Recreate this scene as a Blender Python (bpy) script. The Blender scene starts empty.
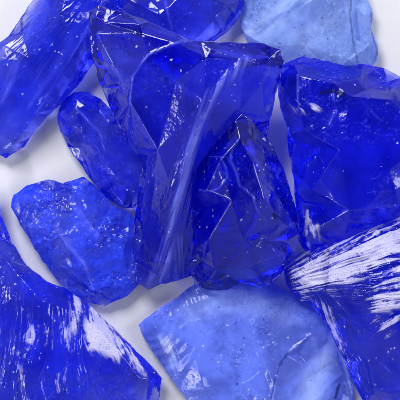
import bpy, bmesh, math, random
import numpy as np
from mathutils import Vector
from mathutils.geometry import delaunay_2d_cdt

# ------------------------------------------------------------ scene, camera, light
sc = bpy.context.scene
U = 0.0004                      # one unit of the layout below = 0.4 mm
HCAM = 1700.0                   # camera height in layout units
C = sc.collection

cam_d = bpy.data.cameras.new('camera')
cam = bpy.data.objects.new('camera', cam_d); C.objects.link(cam)
cam.location = (0, 0, HCAM * U)
cam_d.sensor_width = 36; cam_d.lens = 36 * HCAM / 400.0
cam_d.clip_start = 0.01; cam_d.clip_end = 50
cam_d.dof.use_dof = True; cam_d.dof.focus_distance = (HCAM - 52) * U; cam_d.dof.aperture_fstop = 22.0
sc.camera = cam

w = bpy.data.worlds.new("World"); sc.world = w; w.use_nodes = True
nt = w.node_tree
bg = nt.nodes['Background']
geo = nt.nodes.new('ShaderNodeTexCoord'); sx = nt.nodes.new('ShaderNodeSeparateXYZ')
rp = nt.nodes.new('ShaderNodeValToRGB')
nt.links.new(geo.outputs['Generated'], sx.inputs[0]); nt.links.new(sx.outputs['Z'], rp.inputs[0])
e = rp.color_ramp.elements
e[0].position = 0.0; e[0].color = (0.50, 0.52, 0.57, 1)
e[1].position = 1.0; e[1].color = (0.03, 0.03, 0.04, 1)
n = e.new(0.55); n.color = (0.85, 0.87, 0.92, 1)
n = e.new(0.86); n.color = (0.07, 0.07, 0.09, 1)
nt.links.new(rp.outputs[0], bg.inputs[0]); bg.inputs[1].default_value = 0.62

def area(name, loc, size, power, color=(1, 1, 1), sy=None):
    d = bpy.data.lights.new(name, 'AREA'); d.energy = power; d.color = color
    d.shape = 'RECTANGLE'; d.size = size; d.size_y = sy or size
    o = bpy.data.objects.new(name, d); C.objects.link(o); o.location = loc
    o.rotation_euler = (Vector((0, 0, 0)) - Vector(loc)).to_track_quat('-Z', 'Y').to_euler()
    return o
area('softbox_key', (-0.30, 0.62, 0.62), 0.36, 8.2, (1, 0.99, 0.98))
area('softbox_fill', (0.75, 0.10, 0.45), 0.34, 3.4, (0.95, 0.97, 1))
area('added_glint_strip', (-0.62, -0.20, 0.40), 0.5, 2.0, (1, 1, 1), 0.05)  # extra strip lamp, added to give the glass small highlights

sc.view_settings.view_transform = 'Standard'; sc.view_settings.look = 'None'
sc.view_settings.exposure = 0.2; sc.view_settings.gamma = 1.0
cy = sc.cycles
cy.max_bounces = 12; cy.transmission_bounces = 12; cy.diffuse_bounces = 3; cy.glossy_bounces = 5
cy.use_adaptive_sampling = True; cy.adaptive_threshold = 0.04; cy.use_light_tree = False
cy.caustics_refractive = True; cy.caustics_reflective = True; cy.blur_glossy = 0.3
cy.sample_clamp_indirect = 12.0

# ------------------------------------------------------------ noise (numpy)
def _h(ix, iy, iz, s):
    n = (ix.astype(np.int64) * 374761393 + iy.astype(np.int64) * 668265263 + iz.astype(np.int64) * 2147483647 + s * 974634777) & 0xffffffff
    n = ((n ^ (n >> 13)) * 1274126177) & 0xffffffff
    n = ((n ^ (n >> 16)) * 2246822519) & 0xffffffff
    return ((n ^ (n >> 15)) & 0xffffff) / float(0xffffff)
def vnoise(p, s=0):
    i = np.floor(p); f = p - i; f = f * f * (3 - 2 * f)
    x, y, z = i[:, 0], i[:, 1], i[:, 2]
    r = 0
    for a in (0, 1):
        for b in (0, 1):
            for c in (0, 1):
                wgt = (f[:, 0] if a else 1 - f[:, 0]) * (f[:, 1] if b else 1 - f[:, 1]) * (f[:, 2] if c else 1 - f[:, 2])
                r = r + wgt * _h(x + a, y + b, z + c, s)
    return r * 2 - 1
def fbm(p, o=4, s=0, g=0.5):
    r = 0; a = 1; t = 0
    for k in range(o):
        r = r + a * vnoise(p * (2 ** k) + 17.3 * k, s + k); t += a; a *= g
    return r / t
def worley(p, s=0):
    i = np.floor(p); f1 = np.full(len(p), 9.0); f2 = f1.copy(); idn = np.zeros(len(p))
    for a in (-1, 0, 1):
        for b in (-1, 0, 1):
            for c in (-1, 0, 1):
                x, y, z = i[:, 0] + a, i[:, 1] + b, i[:, 2] + c
                h = _h(x, y, z, s)
                d = np.sqrt((x + h - p[:, 0]) ** 2 + (y + _h(x, y, z, s + 7) - p[:, 1]) ** 2 + (z + _h(x, y, z, s + 13) - p[:, 2]) ** 2)
                n1 = d < f1
                f2 = np.where(n1, f1, np.minimum(f2, d)); idn = np.where(n1, h, idn); f1 = np.where(n1, d, f1)
    return f1, f2, idn
def sstep(a, b, x):
    t = np.clip((x - a) / (b - a), 0, 1); return t * t * (3 - 2 * t)
def inpoly(px, py, poly):
    r = np.zeros(len(px), bool); j = len(poly) - 1
    for i in range(len(poly)):
        xi, yi = poly[i]; xj, yj = poly[j]
        c = ((yi > py) != (yj > py)) & (px < (xj - xi) * (py - yi) / (yj - yi + 1e-9) + xi)
        r ^= c; j = i
    return r
def polydist(px, py, poly, closed=True):
    d = np.full(len(px), 1e9); n = len(poly)
    for i in range(n if closed else n - 1):
        ax, ay = poly[i]; bx, by = poly[(i + 1) % n]
        vx, vy = bx - ax, by - ay
        t = np.clip(((px - ax) * vx + (py - ay) * vy) / (vx * vx + vy * vy + 1e-9), 0, 1)
        d = np.minimum(d, np.hypot(px - ax - t * vx, py - ay - t * vy))
    return d

# ------------------------------------------------------------ materials
def nd(nt, t, **k):
    n = nt.nodes.new(t)
    for a, b in k.items(): setattr(n, a, b)
    return n
def math_(nt, op, a, b=None, c=None, clamp=False):
    n = nd(nt, 'ShaderNodeMath', operation=op); n.use_clamp = clamp
    for i, v in enumerate((a, b, c)):
        if v is None: continue
        if isinstance(v, (int, float)): n.inputs[i].default_value = v
        else: nt.links.new(v, n.inputs[i])
    return n.outputs[0]
def ramp(nt, v, lo, hi):
    n = nd(nt, 'ShaderNodeMapRange', interpolation_type='SMOOTHSTEP')
    nt.links.new(v, n.inputs[0]); n.inputs[1].default_value = lo; n.inputs[2].default_value = hi
    return n.outputs[0]

def glass(name, density, rough=0.02, milk=0.13, mcol=(0.012, 0.018, 1.0), vcol=(0.17, 0.20, 0.88), tint=(0.0, 0.10, 0.97), bump=0.5, seed=0.0):
    m = bpy.data.materials.new(name); m.use_nodes = True
    nt = m.node_tree; nt.nodes.clear(); L = nt.links.new
    out = nd(nt, 'ShaderNodeOutputMaterial')
    def at(n): return nd(nt, 'ShaderNodeAttribute', attribute_name=n).outputs['Fac']
    fr, veil, pit, rgh, hz = at('frost_glare'), at('veil'), at('seed'), at('rough'), at('haze')
    tc = nd(nt, 'ShaderNodeTexCoord')
    ns = nd(nt, 'ShaderNodeTexNoise'); ns.inputs['Scale'].default_value = 0.9 / U; ns.inputs['Detail'].default_value = 2
    ns.inputs['Roughness'].default_value = 0.7; L(tc.outputs['Object'], ns.inputs['Vector']); nz = ns.outputs['Fac']
    h = math_(nt, 'MULTIPLY', nz, math_(nt, 'MULTIPLY_ADD', fr, 3.0, 0.10))
    bp = nd(nt, 'ShaderNodeBump'); bp.inputs['Distance'].default_value = U
    bp.inputs['Strength'].default_value = bump; L(h, bp.inputs['Height'])
    g = nd(nt, 'ShaderNodeBsdfGlass'); g.inputs['Color'].default_value = (0.96, 0.97, 1, 1); g.inputs['IOR'].default_value = 1.5
    L(bp.outputs[0], g.inputs['Normal']); L(math_(nt, 'ADD', rgh, rough), g.inputs['Roughness'])
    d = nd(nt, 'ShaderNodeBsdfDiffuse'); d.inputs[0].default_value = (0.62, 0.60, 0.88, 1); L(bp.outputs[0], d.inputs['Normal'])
    b = nd(nt, 'ShaderNodeBsdfTranslucent'); b.inputs[0].default_value = (*mcol, 1)
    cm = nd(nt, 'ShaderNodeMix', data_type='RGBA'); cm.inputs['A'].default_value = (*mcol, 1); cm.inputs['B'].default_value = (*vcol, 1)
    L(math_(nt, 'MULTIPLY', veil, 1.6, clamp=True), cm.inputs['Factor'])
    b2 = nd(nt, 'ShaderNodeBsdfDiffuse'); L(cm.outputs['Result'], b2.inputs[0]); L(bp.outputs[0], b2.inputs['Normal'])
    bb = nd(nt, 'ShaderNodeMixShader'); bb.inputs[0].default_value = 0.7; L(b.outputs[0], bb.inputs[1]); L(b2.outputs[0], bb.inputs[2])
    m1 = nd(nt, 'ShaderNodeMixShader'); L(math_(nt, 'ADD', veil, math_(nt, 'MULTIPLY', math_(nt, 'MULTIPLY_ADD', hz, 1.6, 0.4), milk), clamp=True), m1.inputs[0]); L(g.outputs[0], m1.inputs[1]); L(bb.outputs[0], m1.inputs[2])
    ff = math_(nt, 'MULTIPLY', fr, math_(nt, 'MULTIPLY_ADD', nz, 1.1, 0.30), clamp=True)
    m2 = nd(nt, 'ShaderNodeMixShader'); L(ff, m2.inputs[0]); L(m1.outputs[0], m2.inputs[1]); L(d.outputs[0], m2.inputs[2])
    dk = nd(nt, 'ShaderNodeBsdfDiffuse'); dk.inputs[0].default_value = (0.004, 0.006, 0.10, 1)
    m3 = nd(nt, 'ShaderNodeMixShader'); L(pit, m3.inputs[0]); L(m2.outputs[0], m3.inputs[1]); L(dk.outputs[0], m3.inputs[2])
    L(m3.outputs[0], out.inputs['Surface'])
    va = nd(nt, 'ShaderNodeVolumeAbsorption'); va.inputs['Color'].default_value = (*tint, 1)
    va.inputs['Density'].default_value = density / U
    L(va.outputs[0], out.inputs['Volume'])
    return m

# ------------------------------------------------------------ the surface
def surface():
    bm = bmesh.new(); n = 60; s = 1.5
    bmesh.ops.create_grid(bm, x_segments=n, y_segments=n, size=s)
    me = bpy.data.meshes.new('tabletop'); bm.to_mesh(me); bm.free()
    o = bpy.data.objects.new('tabletop', me); C.objects.link(o); o['kind'] = 'structure'
    m = bpy.data.materials.new('white_paper'); m.use_nodes = True; nt = m.node_tree
    p = nt.nodes['Principled BSDF']; p.inputs['Base Color'].default_value = (0.62, 0.62, 0.655, 1); p.inputs['Roughness'].default_value = 0.6
    tc = nd(nt, 'ShaderNodeTexCoord'); ns = nd(nt, 'ShaderNodeTexNoise'); ns.inputs['Scale'].default_value = 900; ns.inputs['Detail'].default_value = 4
    nt.links.new(tc.outputs['Object'], ns.inputs['Vector'])
    b = nd(nt, 'ShaderNodeBump'); b.inputs['Strength'].default_value = 0.15; b.inputs['Distance'].default_value = 0.0002
    nt.links.new(ns.outputs[0], b.inputs['Height']); nt.links.new(b.outputs[0], p.inputs['Normal'])
    me.materials.append(m)
surface()

# ------------------------------------------------------------ glass chunks
def wxy(x, y, z):
    k = (HCAM - z) / HCAM
    return (x - 200) * k, (200 - y) * k

def chunk(name, label, outline, inner, ridges=(), mat=None, seed=1, inks=(), rim=3.0, inset=5.0, rise=9.0, lump=2.2, chip=2.2, chipsize=26.0,
          fine=0.18, hackle=(), frost_glare=(), veils=(), ripples=(), voxel=0.62, zrim=14, smooth=4, specks=0.5, seeds=0.8, cracks=0.35, pebble=0.06, hzmod=1.0, group='chunks of cobalt blue glass piled on the white surface'):
    """outline: (x, y[, zmid]);  inner: (x, y, ztop[, zbot]);  ridges: index pairs into inner"""
    rnd = random.Random(seed)
    ol = [(p[0], p[1], p[2] if len(p) > 2 else zrim) for p in outline]
    # roughen the outline between its corners
    o2 = []
    for i, a in enumerate(ol):
        b = ol[(i + 1) % len(ol)]
        o2.append(a); d = math.hypot(b[0] - a[0], b[1] - a[1]); k = int(d // 12)
        nx, ny = -(b[1] - a[1]) / (d + 1e-6), (b[0] - a[0]) / (d + 1e-6)
        for j in range(1, k + 1):
            t = j / (k + 1); q = rnd.uniform(-0.8, 0.8)
            o2.append((a[0] + (b[0] - a[0]) * t + nx * q, a[1] + (b[1] - a[1]) * t + ny * q, a[2] + (b[2] - a[2]) * t + rnd.uniform(-2, 2)))
    ol = o2; n = len(ol)
    poly2 = [(p[0], p[1]) for p in ol]
    area2 = sum(ol[i][0] * ol[(i + 1) % n][1] - ol[(i + 1) % n][0] * ol[i][1] for i in range(n))
    sg = 1 if area2 > 0 else -1
    pts = [(p[0], p[1], p[2] + rim / 2, p[2] - rim / 2) for p in ol]
    edges = [(i, (i + 1) % n) for i in range(n)]
    k0 = len(pts)
    zb0 = min((q[3] if len(q) > 3 else 0) for q in inner)
    for p in inner:
        pts.append((p[0], p[1], p[2], p[3] if len(p) > 3 else 0.0))
    for a, b in ridges: edges.append((k0 + a, k0 + b))
    # inset ring
    for i in range(0, n, 2):
        a = ol[i - 1]; b = ol[(i + 1) % n]; d = math.hypot(b[0] - a[0], b[1] - a[1]) + 1e-6
        nx, ny = -(b[1] - a[1]) / d * sg, (b[0] - a[0]) / d * sg
        if rnd.random() < 0.4: continue
        ins = inset * rnd.uniform(0.6, 2.4)
        x, y = ol[i][0] + nx * ins, ol[i][1] + ny * ins
        ax, ay = np.array([x]), np.array([y])
        if not inpoly(ax, ay, poly2)[0] or polydist(ax, ay, poly2)[0] < ins * 0.7: continue
        if min(math.hypot(x - q[0], y - q[1]) for q in inner) < ins * 1.2: continue
        if any(polydist(ax, ay, [pts[k0 + r[0]][:2], pts[k0 + r[1]][:2]], False)[0] < ins * 0.6 for r in ridges): continue
        zb = max(ol[i][2] - rise * rnd.uniform(0.6, 1.2), zb0)
        pts.append((x, y, ol[i][2] + rise * rnd.uniform(0.7, 1.3), zb))
    v2 = [Vector((p[0], -p[1])) for p in pts]
    r = delaunay_2d_cdt(v2, edges, [list(range(n)) if sg < 0 else list(range(n))[::-1]], 1, 1e-4, True)
    vs, es, fs, ov = r[0], r[1], r[2], r[3]
    fs = [f for f in fs if inpoly(np.array([sum(vs[i].x for i in f) / 3]), np.array([-sum(vs[i].y for i in f) / 3]), poly2)[0]]
    top = []; bot = []
    for i, v in enumerate(vs):
        if ov[i]:
            p = pts[ov[i][0]]
        else:
            q = min(pts, key=lambda q: (q[0] - v.x) ** 2 + (q[1] + v.y) ** 2); p = (v.x, -v.y, q[2], q[3])
        X, Y = wxy(p[0], p[1], p[2]); top.append((X, Y, p[2])); X, Y = wxy(p[0], p[1], p[2]); bot.append((X, Y, p[3]))
    bm = bmesh.new()
    T = [bm.verts.new(p) for p in top]; B = [bm.verts.new(p) for p in bot]
    cnt = {}
    for f in fs:
        a = sum(vs[f[i]].x * vs[f[(i + 1) % 3]].y - vs[f[(i + 1) % 3]].x * vs[f[i]].y for i in range(3))
        f = list(f) if a > 0 else list(f)[::-1]
        bm.faces.new([T[i] for i in f]); bm.faces.new([B[i] for i in f[::-1]])
        for i in range(3):
            cnt[(f[i], f[(i + 1) % 3])] = 1
    for (a, b) in cnt:
        if (b, a) not in cnt: bm.faces.new([T[b], T[a], B[a], B[b]])
    bm.normal_update()
    me = bpy.data.meshes.new(name); bm.to_mesh(me); bm.free()
    tmp = bpy.data.objects.new('tmp', me); C.objects.link(tmp)
    md = tmp.modifiers.new('r', 'REMESH'); md.mode = 'VOXEL'; md.voxel_size = voxel
    if smooth:
        sm = tmp.modifiers.new('s', 'SMOOTH'); sm.iterations = smooth; sm.factor = 0.5
    dg = bpy.context.evaluated_depsgraph_get()
    m2 = bpy.data.meshes.new_from_object(tmp.evaluated_get(dg))
    bpy.data.objects.remove(tmp); bpy.data.meshes.remove(me)
    nv = len(m2.vertices)
    co = np.empty(nv * 3); m2.vertices.foreach_get('co', co); co = co.reshape(-1, 3)
    no = np.empty(nv * 3); m2.vertices.foreach_get('normal', no); no = no.reshape(-1, 3)
    k = HCAM / (HCAM - co[:, 2]); px = co[:, 0] * k + 200; py = 200 - co[:, 1] * k   # layout position
    up = sstep(-0.1, 0.35, no[:, 2])
    s = seed * 10
    f1, f2, idn = worley((co + 3.5 * np.stack([vnoise(co / 20, s + 1), vnoise(co / 20, s + 2), vnoise(co / 20, s + 3)], 1)) / chipsize, s)
    rimd = polydist(px, py, poly2)
    disp = lump * fbm(co / 38, 3, s + 20)
    disp += chip * (f1 - 0.55) * 1.6                       # scalloped conchoidal chips meeting at arrises
    g1, g2, _ = worley(co / (chipsize * 0.33), s + 5)
    disp += chip * pebble * (g1 - 0.5) * sstep(-0.1, 0.5, vnoise(co / 30, s + 6))
    disp *= 0.2 + 0.8 * sstep(0, 14, rimd)
    disp += fine * fbm(co / 5.5, 3, s + 30)
    disp += 0.6 * (fbm(co / 6, 3, s + 40)) * sstep(8, 0, rimd)      # nibbled edges
    for (ox, oy, wl, amp, r0, r1) in ripples:               # conchoidal ripples round an impact point
        d = np.hypot(px - ox, py - oy) + 5 * vnoise(co / 25, s + 50)
        disp += up * amp * np.sin(d / wl * 6.283) * sstep(r0 - 6, r0 + 6, d) * sstep(r1 + 12, r1 - 12, d)
    fro = np.zeros(nv); vei = np.zeros(nv)
    def striae(ox, oy, freq, s2, ln=60.0):                  # noise drawn out along rays from (ox, oy)
        dx, dy = px - ox, py - oy; r_ = np.hypot(dx, dy); a_ = np.arctan2(dy, dx)
        a_ = a_ + 0.007 * vnoise(co / 22, s2)
        q = np.stack([a_ * freq, r_ / ln, np.zeros(nv)], 1)
        return fbm(q, 4, s2 + 1, 0.65)
    for (poly, ox, oy, freq, amp) in hackle:
        m = np.where(inpoly(px, py, poly), 1, -1) * polydist(px, py, poly)
        disp += up * sstep(-4, 8, m) * amp * striae(ox, oy, freq, s + 60)
    for (poly, ox, oy, freq, lo, amt) in frost_glare:  # white scuffing that also paints softbox glare into the colour
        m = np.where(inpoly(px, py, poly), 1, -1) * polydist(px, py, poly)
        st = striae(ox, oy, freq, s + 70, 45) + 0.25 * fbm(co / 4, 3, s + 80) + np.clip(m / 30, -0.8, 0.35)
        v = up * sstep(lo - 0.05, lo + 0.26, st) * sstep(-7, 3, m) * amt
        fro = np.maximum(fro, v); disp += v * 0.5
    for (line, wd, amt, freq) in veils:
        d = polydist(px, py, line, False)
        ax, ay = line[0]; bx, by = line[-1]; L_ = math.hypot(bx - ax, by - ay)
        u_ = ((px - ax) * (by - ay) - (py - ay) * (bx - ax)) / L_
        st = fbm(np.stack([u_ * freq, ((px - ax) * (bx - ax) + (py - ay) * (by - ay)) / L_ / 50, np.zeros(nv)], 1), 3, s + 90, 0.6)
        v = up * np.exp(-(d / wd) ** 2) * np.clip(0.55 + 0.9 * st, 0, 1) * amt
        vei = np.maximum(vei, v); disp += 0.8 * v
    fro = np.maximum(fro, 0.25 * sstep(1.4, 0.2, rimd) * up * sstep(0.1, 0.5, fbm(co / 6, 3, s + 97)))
    # grit and pits: sparse white specks in patches, dark seeds, hairline cracks
    wf, _, wi = worley((co + 0.9 * np.stack([vnoise(co / 1.3, s + 201), vnoise(co / 1.3, s + 202), vnoise(co / 1.3, s + 203)], 1)) / 3.0, s + 200); wj = (wi * 97.13) % 1.0
    patch = 0.2 + 0.8 * sstep(-0.05, 0.25, fbm(co / 30, 3, s + 210))
    size = sstep(1 - 0.20 * specks, 1.0, wi) ** 2 * 0.40
    pit = sstep(0.0, 0.12, size - wf) * patch
    fro = np.maximum(fro, 0.75 * pit * up); disp -= 0.35 * pit
    sed = 0.75 * sstep(0.0, 0.10, sstep(1 - 0.15 * seeds, 1.0, wj) * 0.30 - wf) * (1 - pit)
    for (line, wd, amt) in inks:                            # dark slits and lines; on the top right slab, painted edge shade
        sed = np.maximum(sed, amt * up * sstep(wd, wd * 0.3, polydist(px, py, line, False) + 1.2 * fbm(co / 4, 3, s + 260)))
    rs = random.Random(seed + 500)
    x0, x1, y0, y1 = px.min(), px.max(), py.min(), py.max()
    for i in range(int(9 * cracks)):                        # fine scratches and internal hairlines
        sx_, sy_ = rs.uniform(x0, x1), rs.uniform(y0, y1); a_ = rs.uniform(0, 6.28); ln = rs.uniform(8, 34); cv = rs.uniform(-.5, .5)
        line = [(sx_ + ln * t * math.cos(a_ + cv * t), sy_ + ln * t * math.sin(a_ + cv * t)) for t in (0, .35, .7, 1)]
        near = (abs(px - sx_) < 40) & (abs(py - sy_) < 40) & (up > 0.2)
        if not near.any(): continue
        d_ = polydist(px[near], py[near], line, False)
        v = sstep(0.75, 0.2, d_) * rs.uniform(.25, .7) * (0.6 + 0.6 * vnoise(co[near] / 2.5, s + 4))
        vei[near] = np.maximum(vei[near], np.clip(v, 0, 1)); disp[near] -= 0.3 * np.clip(v, 0, 1)
    rgh = 0.10 * sstep(0.0, 0.5, fbm(co / 24, 4, s + 240)) + 0.3 * vei
    gr = fbm(co / 1.9, 3, s + 270, 0.7); gm = sstep(-0.25, 0.3, fbm(co / 22, 3, s + 275))
    vei = np.maximum(vei, 0.30 * sstep(0.12, 0.55, gr) * gm * up); sed = np.maximum(sed, 0.35 * sstep(-0.15, -0.6, gr) * gm * up)
    disp += 0.12 * gr * gm
    haz = 0.5 + hzmod * (sstep(-0.35, 0.45, fbm(co / 26, 4, s + 250, 0.65)) - 0.5)
    co2 = co + no * disp[:, None]
    co2[:, 2] = np.maximum(co2[:, 2], 0.25 + 0.1 * vnoise(co / 9, 3))
    cx, cyy = co2[:, 0].mean(), co2[:, 1].mean(); zb = co2[:, 2].min()
    loc = np.array([cx, cyy, zb]); loc_w = loc * U
    m2.vertices.foreach_set('co', ((co2 - loc) * U).ravel())
    for nm, arrv in (('frost_glare', fro), ('veil', vei), ('seed', sed), ('rough', rgh), ('haze', haz)):
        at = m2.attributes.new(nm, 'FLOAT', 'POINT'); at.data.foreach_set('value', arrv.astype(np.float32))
    m2.polygons.foreach_set('use_smooth', [True] * len(m2.polygons))
    m2.materials.clear(); m2.materials.append(mat); m2.update(); m2.name = name
    o = bpy.data.objects.new(name, m2); C.objects.link(o); o.location = loc_w
    o['label'] = label; o['category'] = 'glass chunk'; o['group'] = group
    return o

D = 0.042
# 1 big slab in the top left corner
chunk('glass_chunk', 'long dark blue slab across the top left corner with a ridge along its lower edge',
      [(38, -8, 22), (20, 19, 20), (8, 36, 18), (-6, 48, 16), (-30, 66, 14), (-34, 130, 14), (-12, 152, 12), (6, 158, 10), (24, 147, 12), (44, 120, 14), (64, 100, 16), (84, 78, 20), (93, 64, 24), (118, 40, 24), (128, -10, 24), (104, -52, 24), (60, -46, 22)],
      [(104, 0, 44), (85, 37, 46), (61, 74, 42), (36, 114, 34), (14, 146, 22), (60, 20, 40), (30, 60, 37), (8, 95, 34), (-8, 125, 26), (70, -20, 38), (40, 90, 36)],
      [(0, 1), (1, 2), (2, 3), (3, 4), (5, 6), (6, 7)], glass('cobalt_glass_slab', D * 0.8, milk=.18, mcol=(.022,.05,1.0), seed=1), 1, chip=1.2, chipsize=34,
      veils=[([(104, 2), (85, 37), (66, 72), (38, 114)], 3.0, .5, .6), ([(44, 6), (20, 48), (4, 100)], 7, .3, .2), ([(88, 20), (60, 62), (30, 106)], 6, .2, .2), ([(45, 112), (40, 100), (52, 92)], 1.6, .7, 1)],
      hackle=[([(30, 10), (0, 60), (-10, 130), (10, 120), (60, 60), (90, 0)], 130, -60, 26, 1.2)])
# 2 chunk behind at the top
chunk('glass_chunk', 'blue chunk at the top edge behind the central pieces, its corner beside the pale slab',
      [(98, -30, 16), (96, 6, 14), (110, 30, 12), (150, 55, 12), (195, 60, 12), (214, 42, 14), (226, 33, 15), (238, 20, 16), (245, 2, 16), (243, -24, 16), (180, -46, 16)],
      [(130, 0, 40), (160, 15, 46), (215, 18, 38), (228, 4, 36), (190, -10, 44), (150, 40, 32), (190, 45, 30)],
      [(0, 1), (1, 2)], glass('cobalt_glass_back', D * 0.7, milk=.17, mcol=(.015,.03,1.0), seed=2), 2, chip=1.8, chipsize=22,
      veils=[([(213, 39), (226, 30), (240, 12)], 1.5, .7, 1), ([(165, 2), (172, 30)], 2, .4, .8)])
# 3 pale slab top right
chunk('glass_chunk', 'pale sky blue glass slab at the top right with a dark blue broken right edge',
      [(228, -40, 12), (238, -4, 10), (243, 8, 9), (240, 22, 8), (246, 38, 8), (262, 60, 8), (300, 80, 8), (352, 78, 8), (372, 66, 9), (379, 60, 10), (378, 45, 12), (371, 28, 12), (373, 12, 12), (366, -6, 12), (352, -44, 12)],
      [(262, 0, 21), (262, 30, 19), (300, 10, 22), (305, 45, 20), (349, 60, 28), (350, 20, 32), (344, -8, 30), (368, 46, 22), (364, 15, 22), (280, -26, 22), (357, 40, 15, 4), (357, 5, 15, 4)],
      [(4, 5), (5, 6), (10, 11), (7, 8)], glass('pale_blue_glass', D * 0.20, milk=.44, mcol=(.30,.46,1.0), vcol=(.55,.68,1.0), tint=(0.0, 0.30, 0.955), seed=3), 3, chip=1.8, chipsize=36, lump=1.2, hzmod=0.6, cracks=.12, seeds=1.2,
      ripples=[(250, -30, 17, 0.22, 20, 130)], inks=[([(350, -5), (351, 20), (353, 42), (358, 62)], 1.5, .45), ([(372, 14), (372, 34), (378, 52), (374, 62)], 1.5, .4)], veils=[([(256, 34), (276, 20), (300, -4)], 12, .6, .12), ([(300, 40), (330, 30)], 12, .35, .1)])  # dark edge lines paint in the shade of the right facet
# 4 small chunk mid left
chunk('glass_chunk', 'small rounded dark blue chunk tucked under the left side of the central wedge',
      [(57, 116, 12), (61, 101, 12), (74, 92, 14), (90, 92, 16), (101, 99, 16), (120, 118, 14), (150, 150, 12), (156, 190, 10), (140, 208, 10), (122, 208, 10), (104, 196, 10), (88, 176, 10), (72, 154, 10), (60, 132, 10)],
      [(76, 108, 28), (92, 112, 30), (82, 132, 34), (100, 150, 33), (115, 175, 28), (130, 185, 22), (120, 150, 27), (105, 128, 28)],
      [(0, 2), (2, 3), (3, 4)], glass('cobalt_glass_small', D * 0.9, milk=.2, mcol=(.012,.022,1.0), seed=4), 4, chip=1.6, chipsize=24,
      veils=[([(76, 108), (100, 133), (104, 150)], 1.6, .55, 1)])
# 5 rippled chunk lower left
chunk('glass_chunk', "bright blue chunk with bubbly rippled skin, left of the central wedge's narrow foot",
      [(10, 207, 14), (13, 195, 14), (27, 185, 14), (48, 179, 14), (62, 183, 14), (84, 176, 14), (96, 186, 12), (112, 204, 12), (140, 220, 14), (152, 245, 14), (150, 275, 12), (130, 294, 10), (106, 306, 9), (86, 303, 9), (66, 292, 10), (48, 268, 11), (28, 237, 12)],
      [(30, 202, 34), (55, 200, 38), (85, 198, 36), (60, 235, 42), (95, 235, 40), (120, 240, 34), (80, 265, 36), (110, 275, 26), (95, 292, 18)],
      [(3, 4), (3, 6), (6, 8)], glass('cobalt_glass_rippled', D * 0.26, milk=.38, mcol=(.04,.085,1.0), seed=5, bump=0.8), 5, chip=3.2, chipsize=15, fine=0.5, lump=2.0, specks=1.5, pebble=1.1, cracks=.15,
      veils=[([(60, 235), (85, 265), (96, 300)], 2, .5, .8), ([(70, 200), (100, 240)], 3, .4, .6)])
# 6 large corner chunk bottom left
chunk('glass_chunk', 'large streaked blue chunk filling the bottom left corner with a patch of white scuffing and painted glare',
      [(-12, 170, 26), (-2, 188, 22), (1, 214, 18), (11, 241, 16), (27, 266, 16), (47, 282, 18), (66, 288, 20), (86, 302, 22), (106, 321, 20), (130, 344, 18), (152, 366, 16), (162, 378, 14), (160, 396, 14), (148, 424, 14), (90, 462, 16), (20, 466, 18), (-44, 440, 20), (-56, 340, 22), (-50, 220, 24)],
      [(8, 262, 44), (40, 300, 56), (78, 312, 50), (92, 322, 50), (120, 352, 44), (140, 378, 34), (70, 350, 60), (30, 360, 62), (80, 400, 56), (-10, 320, 56), (-10, 400, 56), (40, 420, 54), (-20, 240, 42), (100, 375, 50)],
      [(1, 2), (2, 3), (3, 4), (4, 5), (3, 6), (6, 13)], glass('cobalt_glass_corner', D * 0.5, milk=.24, mcol=(.02,.035,1.0), seed=6), 6, chip=1.8, chipsize=36,
      hackle=[([(0, 230), (50, 290), (80, 310), (95, 400), (-10, 410), (-20, 250)], 60, -200, 90, 2.0)],
      frost_glare=[([(92, 306), (108, 322), (142, 358), (146, 372), (124, 362), (104, 352), (88, 350), (86, 330)], 40, 200, 24, -0.15, 1.0),
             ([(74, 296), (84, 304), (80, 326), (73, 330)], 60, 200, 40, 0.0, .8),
             ([(20, 280), (50, 290), (85, 330), (90, 400), (5, 400), (8, 320)], 60, -200, 120, 0.70, .6)])  # last area: vertical glints painted in as white streaks
# 7 pale slab bottom centre
chunk('glass_chunk', 'pale periwinkle glass slab with a pointed left corner at the bottom centre',
      [(138, 325, 8), (158, 309, 8), (178, 297, 8), (196, 283, 9), (222, 272, 9), (262, 276, 9), (288, 292, 9), (312, 306, 9), (326, 318, 9), (334, 340, 9), (346, 364, 9), (354, 388, 9), (350, 420, 9), (300, 452, 10), (240, 450, 10), (206, 424, 10), (186, 398, 9), (166, 372, 8), (149, 345, 8)],
      [(156, 326, 19), (182, 308, 22), (222, 294, 24), (262, 298, 24), (300, 318, 23), (318, 350, 24), (330, 385, 23), (250, 340, 28), (200, 350, 26), (212, 390, 25), (270, 390, 28), (300, 415, 25), (240, 425, 26), (312, 334, 28), (286, 356, 31), (276, 384, 32), (272, 412, 32), (318, 372, 22), (296, 352, 23)],
      [(0, 8), (13, 14), (14, 15), (15, 16)], glass('periwinkle_glass', D * 0.26, milk=.50, mcol=(.17,.26,1.0), vcol=(.42,.55,1.0), tint=(0.0, 0.28, 0.96), seed=7), 7, chip=2.0, chipsize=46, lump=1.4, hzmod=0.6, cracks=.12, specks=.8, seeds=1.2,
      inks=[([(271, 400), (275, 380), (281, 362), (290, 350)], 1.3, .55), ([(296, 343), (306, 336)], 1.0, .4), ([(336, 398), (340, 384)], 2.2, .7)], ripples=[(330, 400, 26, 0.7, 30, 90), (150, 320, 9, 0.3, 15, 60)],
      veils=[([(162, 340), (175, 355), (172, 365)], 5, .7, .5), ([(306, 400), (312, 372), (326, 352)], 17, .6, .06), ([(190, 306), (240, 300), (290, 312)], 14, .35, .06), ([(338, 340), (346, 366), (352, 392)], 4, .7, .5), ([(215, 290), (240, 292)], 8, .3, .3), ([(180, 327), (188, 321), (200, 319)], 1.6, .4, .6), ([(205, 378), (208, 386)], 1.4, .5, .6)],
      frost_glare=[([(165, 330), (176, 345), (172, 362), (164, 352)], 200, 300, 20, .15, .7)])
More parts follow.
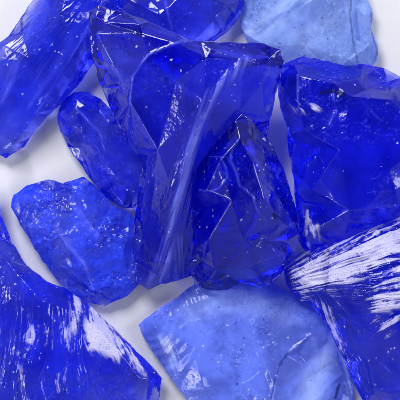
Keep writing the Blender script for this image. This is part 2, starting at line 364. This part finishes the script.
# 8 large chunk right
chunk('glass_chunk', 'large deep blue chunk on the right with painted white glints near its upper left corner',
      [(281, 66, 30), (292, 60, 30), (303, 56, 28), (322, 60, 26), (345, 66, 24), (364, 63, 24), (384, 68, 24), (402, 78, 24), (440, 96, 24), (462, 150, 24), (450, 206, 24), (402, 232, 20), (352, 250, 20), (312, 260, 22), (298, 240, 22), (297, 215, 22), (294, 180, 22), (288, 150, 22), (287, 126, 24), (280, 106, 26), (278, 88, 28)],
      [(300, 76, 52), (297, 100, 54), (304, 130, 56), (312, 190, 52), (314, 230, 40), (335, 84, 58), (352, 96, 64), (390, 100, 62), (340, 150, 68), (390, 170, 68), (350, 210, 62), (400, 205, 58), (430, 140, 60), (360, 78, 46)],
      [(0, 1), (1, 2), (0, 5), (5, 6), (6, 7), (2, 8), (8, 9)], glass('cobalt_glass_right', D * 0.75, milk=.17, seed=8), 8, chip=1.8, chipsize=38, lump=2.4,
      inks=[([(322, 93), (332, 91), (344, 94)], 3.4, .9)], veils=[([(334, 92), (336, 112), (330, 124)], 1.5, .8, .8), ([(298, 75), (298, 100)], 1.5, .6, 1), ([(344, 92), (360, 99), (378, 118)], 1.2, .35, .6)],
      frost_glare=[([(293, 103), (298, 98), (303, 100), (306, 107), (302, 111), (296, 108)], 250, 60, 24, .05, .8), ([(310, 108), (318, 104), (320, 108), (314, 112)], 250, 60, 24, -.1, .9), ([(300, 214), (311, 209), (318, 225), (316, 240), (303, 238)], 300, 150, 14, .3, .8)])  # small patches at the upper left are painted highlights
# 9 chunk lower right with striated face, white glare painted on
chunk('glass_chunk', 'blue chunk in the lower right corner crossed by a broad striated fracture with painted white glare',
      [(284, 268, 24), (292, 257, 26), (310, 250, 28), (340, 240, 30), (370, 227, 32), (402, 212, 34), (450, 205, 34), (476, 290, 30), (470, 400, 26), (430, 450, 22), (376, 440, 16), (364, 404, 14), (354, 382, 12), (342, 356, 14), (328, 326, 16), (314, 308, 20), (296, 298, 22), (286, 284, 22)],
      [(298, 276, 46), (316, 262, 52), (360, 244, 62), (410, 228, 66), (326, 292, 54), (370, 284, 74), (420, 270, 78), (346, 312, 58), (365, 350, 50), (376, 390, 42), (400, 330, 70), (410, 390, 56), (350, 340, 40), (440, 330, 66)],
      [(0, 4), (4, 5), (5, 6), (4, 7), (7, 8), (8, 9)], glass('cobalt_glass_striated', D * 0.6, milk=.17, mcol=(.015,.03,1.0), seed=9), 9, chip=1.7, chipsize=30,
      hackle=[([(288, 265), (400, 214), (450, 220), (450, 300), (330, 300)], 250, 290, 60, 3.0), ([(320, 300), (345, 315), (380, 400), (350, 380)], 280, 200, 80, 2.6)],
      frost_glare=[([(288, 266), (312, 254), (345, 242), (402, 216), (452, 205), (450, 250), (402, 256), (370, 272), (344, 284), (318, 290), (302, 300)], 225, 306, 56, -0.01, .95),
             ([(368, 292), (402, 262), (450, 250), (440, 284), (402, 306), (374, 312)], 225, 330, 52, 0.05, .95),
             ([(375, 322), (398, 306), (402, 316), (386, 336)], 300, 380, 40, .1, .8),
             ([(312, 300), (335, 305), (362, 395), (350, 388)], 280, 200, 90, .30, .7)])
# 10 big wedge in the middle of the pile
chunk('glass_shard', 'big dark blue wedge topping the pile, with a pale streaked ridge running down it',
      [(89, 12, 62), (98, 5, 65), (116, 10, 68), (142, 18, 70), (168, 30, 76), (192, 40, 82), (230, 42, 82), (264, 43, 80), (280, 49, 78), (284, 60, 74), (278, 86, 64), (269, 126, 50), (262, 160, 40), (240, 240, 30), (212, 282, 24), (194, 275, 22), (172, 282, 20), (160, 284, 20), (148, 290, 20), (136, 282, 22), (133, 250, 26), (135, 214, 32), (138, 186, 38), (143, 162, 40), (126, 140, 38), (110, 108, 42), (97, 76, 48), (90, 46, 54)],
      [(104, 22, 72, 38), (142, 33, 81, 36), (176, 43, 88, 38), (114, 66, 68, 32), (133, 76, 82, 30), (130, 102, 74, 30), (150, 55, 85, 34),
       (206, 58, 91, 44), (244, 60, 94, 40), (205, 100, 97, 40), (188, 150, 97, 34), (176, 200, 88, 24), (168, 262, 60, 8), (176, 80, 84, 44), (158, 150, 72, 32),
       (150, 215, 58, 18), (240, 112, 80, 30), (218, 155, 76, 30), (205, 225, 62, 12), (262, 84, 84, 28), (192, 258, 48, 6), (264, 108, 70, 24), (270, 58, 86, 36), (136, 148, 54, 28)],
      [(4, 5), (4, 6), (6, 2), (2, 7), (7, 8), (8, 9), (9, 10), (10, 11), (11, 12), (8, 22), (13, 14), (14, 15), (5, 14), (0, 1), (1, 2), (19, 22)],
      glass('cobalt_glass_wedge', D * 1.7, milk=.13, mcol=(.010,.012,.62), seed=10), 10, chip=0.8, chipsize=52, lump=1.0, fine=.16, specks=.5, smooth=10,
      hackle=[([(215, 80), (200, 130), (192, 200), (198, 275), (140, 285), (152, 220), (178, 140)], 230, 20, 40, 1.0)],
      veils=[([(246, 60), (212, 94), (196, 130), (184, 180), (172, 230), (163, 280)], 6, .85, .35), ([(178, 240), (180, 282)], 9, .55, .5), ([(166, 240), (152, 284)], 6, .5, .5), ([(196, 46), (250, 58)], 6, .3, .4), ([(92, 10), (142, 24), (194, 43)], 5, .28, .3),
             ([(130, 100), (133, 76), (148, 55), (176, 43), (192, 41)], 1.3, .7, 1), ([(112, 66), (122, 76), (124, 92)], 2.0, .55, .7), ([(176, 165), (186, 158)], 2, .6, .8)])
# 12 front chunk
chunk('glass_chunk', 'darkest navy chunk with a peaked top, leaning on the central wedge',
      [(243, 113, 86), (254, 123, 80), (270, 142, 72), (284, 168, 62), (292, 196, 54), (299, 222, 46), (298, 244, 40), (290, 264, 36), (276, 280, 32), (262, 287, 30), (242, 283, 30), (228, 290, 30), (208, 290, 30), (194, 284, 32), (188, 262, 40), (186, 226, 50), (187, 190, 60), (194, 164, 70), (212, 146, 78), (228, 128, 84)],
      [(240, 138, 98, 56), (220, 160, 100, 50), (254, 164, 98, 46), (206, 190, 92, 42), (232, 200, 101, 34), (264, 198, 92, 36), (280, 222, 78, 28), (244, 240, 88, 22), (208, 240, 80, 26), (216, 270, 60, 16), (250, 266, 66, 12), (276, 256, 60, 16)],
      [(4, 7), (2, 5)], glass('navy_glass', D * 1.1, milk=.10, mcol=(.006,.009,.7), seed=12), 12, chip=1.3, chipsize=36, inset=6, rise=8, specks=.8, smooth=12, inks=[([(274, 214), (279, 219)], 3.0, .8)],
      veils=[([(221, 158), (226, 168), (227, 178), (221, 187), (210, 192), (200, 190)], 1.2, .5, 1), ([(238, 140), (232, 150), (230, 160), (236, 172), (240, 186), (252, 196), (256, 208), (266, 222)], 1.5, .5, 1)],
      frost_glare=[([(262, 232), (292, 236), (284, 258), (262, 262)], 250, 220, 14, .45, .7)])
